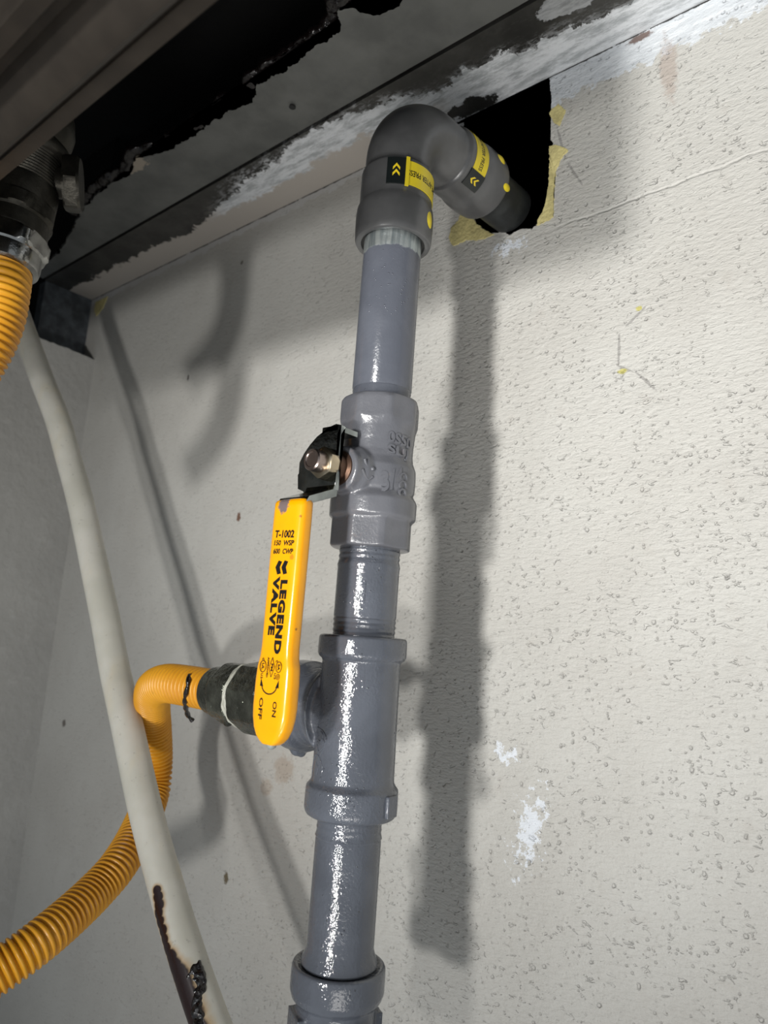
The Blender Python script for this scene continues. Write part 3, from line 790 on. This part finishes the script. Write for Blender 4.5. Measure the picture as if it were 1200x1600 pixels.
# approval marks
arc(-.0040, -.0125, .0017, .0021, 0, 360, .00014, 24); printed(text_polys('UL', .03), (-.0047, -.0113), (0, -.0025), (.0014, 0))
printed(text_polys('c', .0), (-.0047, -.0094), (0, -.0009), (.0010, 0)); printed(text_polys('us', .0), (-.0047, -.0150), (0, -.0020), (.0011, 0))
printed(text_polys('APPROVED', .03), (-.0017, -.0090), (0, -.0074), (.0009, 0))
d = [(.0010, -.0089), (.0025, -.0125), (.0010, -.0161), (-.0005, -.0125)]
for i in range(4):
    a = V(d[i]); b = V(d[(i+1) % 4]); nn = V((-(b-a).y, (b-a).x)).normalized()*.00012
    put(bm, ([tuple(a-nn), tuple(b-nn), tuple(b+nn), tuple(a+nn)], [[0, 1, 2, 3]]), lambda u, v, h: V((u, YF-h, v)), .00005)
printed(text_polys('FM', .03), (.0005, -.0112), (0, -.0027), (.0011, 0))
arc(.0048, -.0122, .0015, .0019, 0, 360, .00013, 24); printed(text_polys('SA', .02), (.0042, -.0111), (0, -.0023), (.0012, 0))
printed(text_polys('c', .0), (.0030, -.0098), (0, -.0009), (.0010, 0)); printed(text_polys('us', .0), (.0027, -.0145), (0, -.0022), (.0010, 0))
arc(.0048, -.0157, .0009, .0010, 0, 360, .0001, 16); arc(.0048, -.0157, .0003, .0005, 0, 360, .0001, 12)
obj('lettering', bm, M_INK, grip, False)

# --- tee
tee = thing('pipe_tee', 'glossy grey painted tee with side outlet toward the yellow hose', 'pipe tee', (0, -.1, -.0715))
bm = bmesh.new()
lathe(bm, [(.0140, .0016), (.0178, .0014), (.0187, .0006), (.0188, -.0065), (.0180, -.0080), (.0166, -.0086), (.0165, -.0120), (.0167, -.0350), (.0170, -.0570), (.0178, -.0582), (.0190, -.0595), (.0191, -.0680), (.0183, -.0702), (.0165, -.0712), (.0140, -.0715)], TZ, 96)
BR = frame((-1, 0, 0), (0, -.1, -.0305))
lathe(bm, [(.0150, .004), (.0162, .018), (.0163, .0250), (.0180, .0262), (.0196, .0272), (.0197, .0350), (.0188, .0368), (.0140, .0372)], BR, 96)
# fillet mass in the crotches
for sz in (1, -1):
    pts = [(-.0150, 0), (-.0225, 0), (-.0205, sz*.003), (-.0175, sz*.0085), (-.0150, sz*.010)]
lathe(bm, [(.0190, .012), (.0165, .0195)], BR, 64)
# drip of paint under the outlet
for (x, y, z, r) in ((-.0315, -.103, -.0492, .0030), (-.0305, -.101, -.0505, .0022)):
    bmesh.ops.create_icosphere(bm, subdivisions=3, radius=r, matrix=Matrix.Translation((x, y, z)))
remeshed('tee_body', bm, M_GREY, tee, .00050, 10, .6)
bm = bmesh.new()
R = .0168
def tm(az, z):
    return V((R*math.cos(math.radians(az)), -.1+R*math.sin(math.radians(az)), z))
def ridge(pts, r=.00035): tube(bm, resample(catmull([tm(*p) for p in pts], 6), .0006), r, 8)
ridge([(-118, -.0365), (-100, -.0375), (-92, -.0410), (-106, -.0455), (-116, -.0430)])
ridge([(-100, -.0402), (-94, -.0425), (-104, -.0475)])
ridge([(-106, -.0375), (-100, -.0390), (-104, -.0415), (-112, -.0410)])
ridge([(-124, -.0500), (-116, -.0472), (-104, -.0475), (-95, -.0520), (-100, -.0570)])
ridge([(-124, -.0500), (-127, -.0540), (-122, -.0570)])
ridge([(-112, -.0500), (-106, -.0520), (-110, -.0550)])
obj('raised_mark', bm, M_GREY, tee)
bm = bmesh.new()
add_box(bm, (-.0006, -.0035, -.0045), (.0012, .0035, .0040))
for v in bm.verts: v.co = V((0, -.1, -.0640)) + Matrix.Rotation(math.radians(8), 3, 'Z') @ (v.co + V((.0190, 0, 0)))
o = obj('collar_lug', bm, M_GREY, tee); bv = o.modifiers.new('b', 'BEVEL'); bv.width = .0006; bv.segments = 3

# --- bottom cap
capo = thing('pipe_fitting', 'grey painted collared cap fitting closing the bottom of the riser', 'pipe fitting', (0, -.1, -.165))
bm = bmesh.new()
lathe(bm, [(.0120, -.1268), (.0156, -.1266), (.0166, -.1258), (.0176, -.1256), (.0184, -.1264), (.0186, -.1285), (.0186, -.1350), (.0178, -.1375), (.0160, -.1392), (.0156, -.1420), (.0157, -.1600), (.0140, -.1640), (.0080, -.1655)], TZ, 96)
for az in (-44+k*90 for k in range(4)):
    b2 = bmesh.new(); add_box(b2, (-.004, -.0068, -.1660), (.0016, .0068, -.1425))
    for v in b2.verts: v.co = V((0, -.1, 0)) + Matrix.Rotation(math.radians(az+16), 3, 'Z') @ (v.co + V((.0157, 0, 0)))
    me = bpy.data.meshes.new('x'); b2.to_mesh(me); b2.free(); bm.from_mesh(me)
remeshed('cap_body', bm, M_GREY, capo, .00050, 5, .5)

# ------------------------------------------------------------------ yellow corrugated hoses
def hose(name, pts, r, pitch, amp, parent):
    P = resample(catmull(pts, 24), pitch/8)
    bm = bmesh.new()
    tube(bm, P, lambda i: r-amp*(.5+.5*math.cos(2*PI*i/8))**1.6, 40)
    return obj(name, bm, M_HOSE, parent, True, 80)
low = thing('corrugated_gas_hose', 'yellow corrugated gas hose looping from the tee to lower left', 'gas hose', tuple(atd(205, 1320, .42)))
CP = [(343, 1080, .3685), (330, 1078, .3725), (290, 1071, .385), (258, 1068, .400), (240, 1078, .418), (238, 1105, .438), (241, 1140, .452), (243, 1190, .460), (238, 1240, .455), (215, 1300, .430), (185, 1352, .405), (150, 1392, .388), (110, 1430, .370), (60, 1472, .352), (5, 1512, .340), (-60, 1555, .330), (-130, 1595, .322)]
hose('hose_jacket', [atd(*p) for p in CP], .0104, .0030, .0017, low)
CPX = catmull([atd(*p) for p in CP], 24)
def seat(px, py, path, r):
    """the point where the view ray meets a tube of radius r round path"""
    best = None
    for i in range(200, 700):
        p = atd(px, py, i*.001); d_ = min((k-p).length for k in path)
        if d_ <= r: return p
        if best is None or d_ < best[0]: best = (d_, p)
    q = min(path, key=lambda k: (k-best[1]).length)
    return q+(best[1]-q).normalized()*r
def axf(px1, px2):
    a = atd(*px1); b = atd(*px2); return a, (b-a).normalized()
NF = frame((-1, 0, 0), (-.0372, -.1, -.0305))
# adapter, sealant, nut and collar, wet and smeared
bm = bmesh.new()
lathe(bm, [(.0125, -.001), (.0132, .003), (.0134, .0085), (.0160, .0095), (.0172, .0110), (.0172, .0300), (.0165, .0312), (.0140, .0318)], NF, 96, (8, lambda i: (None, None, None, .0160, .0160, .0160, .0158, None)[i], .2))
for k in range(6):
    bmesh.ops.create_icosphere(bm, subdivisions=2, radius=.0032+.0008*random.random(), matrix=Matrix.Translation((-.0500-k*.0045, -.104+.001*random.random(), -.0458+k*.0012)))
remeshed('adapter', bm, M_FIT, low, .0006, 4, .5)
bm = bmesh.new(); lathe(bm, [(.0135, .0312), (.0152, .0316), (.0157, .0324), (.0149, .0334), (.0149, .0338), (.0154, .0346), (.0147, .0356), (.0130, .0360)], NF, 96)
for v in bm.verts:
    q = v.co.copy(); v.co += V((noise.noise(q*260)*.0014, 0, noise.noise(q*250+V((3, 0, 0)))*.0010))
obj('thread_sealant', bm, M_TEFLON, low)
bm = bmesh.new()
lathe(bm, [(.0120, .0350), (.0142, .0358), (.0150, .0368), (.0147, .0490), (.0136, .0502), (.0126, .0508), (.0122, .0516), (.0120, .0590), (.0114, .0600), (.0104, .0602)], NF, 96, (6, lambda i: (None, .0140, .0140, .0138, .0130, None, None, None, None, None)[i], .35))
for k in range(5):
    bmesh.ops.create_icosphere(bm, subdivisions=2, radius=.0026, matrix=Matrix.Translation((-.0790-k*.0030, -.1045, -.0432+k*.0008)))
remeshed('hex_nut', bm, M_FIT, low, .0006, 4, .5)
# black smear on the jacket
bm = bmesh.new()
tube(bm, resample(catmull([seat(296, 1054, CPX, .0103), seat(294, 1066, CPX, .0104), seat(292, 1078, CPX, .0104), seat(289, 1092, CPX, .0104), seat(290, 1104, CPX, .0106), atd(294, 1118, .383), atd(301, 1126, .385)], 8), .0005), lambda i: .0008+.0006*abs(math.sin(i*.23)), 10)
obj('tar_smear', bm, M_TAR, low)

up = thing('corrugated_gas_hose', 'yellow corrugated hose hanging at upper left from threaded fitting', 'gas hose', tuple(atd(5, 420, .36)))
KS = 1.286
a, d = axf((4, 418, .283*KS), (34, 290, .292*KS))
UP = [a] + [atd(px, py, dd*KS) for px, py, dd in [(0, 450, .279), (-10, 500, .276), (-32, 550, .273), (-66, 600, .272), (-130, 660, .275)]]
hose('hose_jacket', [a+d*.006] + UP, .0107*KS, .0024*KS, .0011*KS, up)
F = frame(d, a) @ Matrix.Scale(KS, 4)
bm = bmesh.new(); lathe(bm, [(.0112, -.0010), (.0128, .0000), (.0131, .0015), (.0131, .0060), (.0140, .0066), (.0150, .0075), (.0150, .0120), (.0140, .0132)], F, 72, (6, lambda i: (None, None, None, None, None, .0136, .0136, .0136)[i], .5))
obj('hex_nut', bm, M_CHROME, up, True, 25)
bm = bmesh.new(); lathe(bm, [(.0128, .0132), (.0132, .0140), (.0132, .0200), (.0142, .0206), (.0150, .0212), (.0150, .0262), (.0140, .0272)], F, 72, (6, lambda i: (None, None, None, None, .0138, .0138, .0138)[i], .15))
obj('adapter', bm, M_FIT2, up, True, 25)
bm = bmesh.new(); lathe(bm, [(.0138, .0272), (.0140, .0300), (.0140, .0350)] + threads(.0350, .0480, .0138, 10, .0006) + [(.0138, .0485), (.0150, .0490), (.0155, .0500), (.0155, .0535), (.0140, .0550), (.0130, .0560), (.0148, .0600), (.0152, .0640), (.0140, .0700), (.012, .0760)], F, 72)
obj('threaded_fitting', bm, M_FIT2, up, True, 60)
bm = bmesh.new(); hp = a+d*.040*KS
e = V((.55, .82, .1)).normalized()
lathe(bm, [(.006, .008), (.0062, .0150), (.0105, .0152), (.0112, .0160), (.0112, .0205), (.0100, .0215)], frame(e, hp) @ Matrix.Scale(KS, 4), 48, (6, lambda i: (None, None, .0100, .0100, .0100, .0098)[i], .3))
obj('hex_plug', bm, M_FIT2, up, True, 25)

# ------------------------------------------------------------------ white plastic pipe
pex = thing('plastic_pipe', 'white plastic pipe with black burns hanging down at left', 'pipe', tuple(atd(202, 1050, .435)))
P = resample(catmull([atd(*p) for p in PEXP], 20), .002)
bm = bmesh.new(); tube(bm, P, .0089, 48)
obj('pipe_wall', bm, M_PEX, pex)
bm = bmesh.new()
for px, py, r in [(311, 1505, .0016), (305, 1509, .0020), (312, 1513, .0024), (300, 1516, .0018), (307, 1521, .0022), (315, 1523, .0026), (317, 1534, .0026), (310, 1533, .0022), (296, 1524, .0014), (303, 1531, .0014), (314, 1546, .0026), (306, 1548, .0020), (309, 1560, .0026), (304, 1566, .0022), (310, 1573, .0024), (305, 1583, .0026), (313, 1586, .0022), (309, 1597, .0028), (316, 1600, .0024), (312, 1612, .0028), (305, 1606, .0024)]:
    p = surf(px, py, P, .0089)
    q = min(P, key=lambda k: (k-p).length); p = p - (p-q).normalized()*(r*.35)
    bmesh.ops.create_icosphere(bm, subdivisions=2, radius=r, matrix=Matrix.Translation(p))
for v in bm.verts: v.co += V((noise.noise(v.co*350), noise.noise(v.co*350+V((9, 0, 0))), noise.noise(v.co*350+V((0, 9, 0)))))*.0009
remeshed('tar_blob', bm, M_TAR, pex, .0005, 2, .4)

# ------------------------------------------------------------------ overhead bar near the camera
bm = bmesh.new()
prof = [(-.2545, .1440), (-.2590, .1440), (-.2592, .1452), (-.2600, .1452), (-.2604, .1436), (-.2618, .1430), (-.2640, .1436), (-.2680, .1460), (-.2730, .1500), (-.2775, .1500), (-.2780, .1440), (-.2825, .1440), (-.2830, .1460), (-.2830, .1560), (-.2640, .1560), (-.2640, .60), (-.2545, .60)]  # tall unseen back above the rail added to shade the upper wall
A = [bm.verts.new((-.75, y, z)) for y, z in prof]; B = [bm.verts.new((.10, y, z)) for y, z in prof]
f_ = [bm.faces.new(A), bm.faces.new(B)]
for i in range(len(prof)): bm.faces.new((A[i], A[(i+1) % len(prof)], B[(i+1) % len(prof)], B[i]))
bmesh.ops.triangulate(bm, faces=f_)
tag(obj('steel_rail', bm, M_BAR, None, True, 30), 'dark steel rail crossing the top left corner close overhead', 'rail')
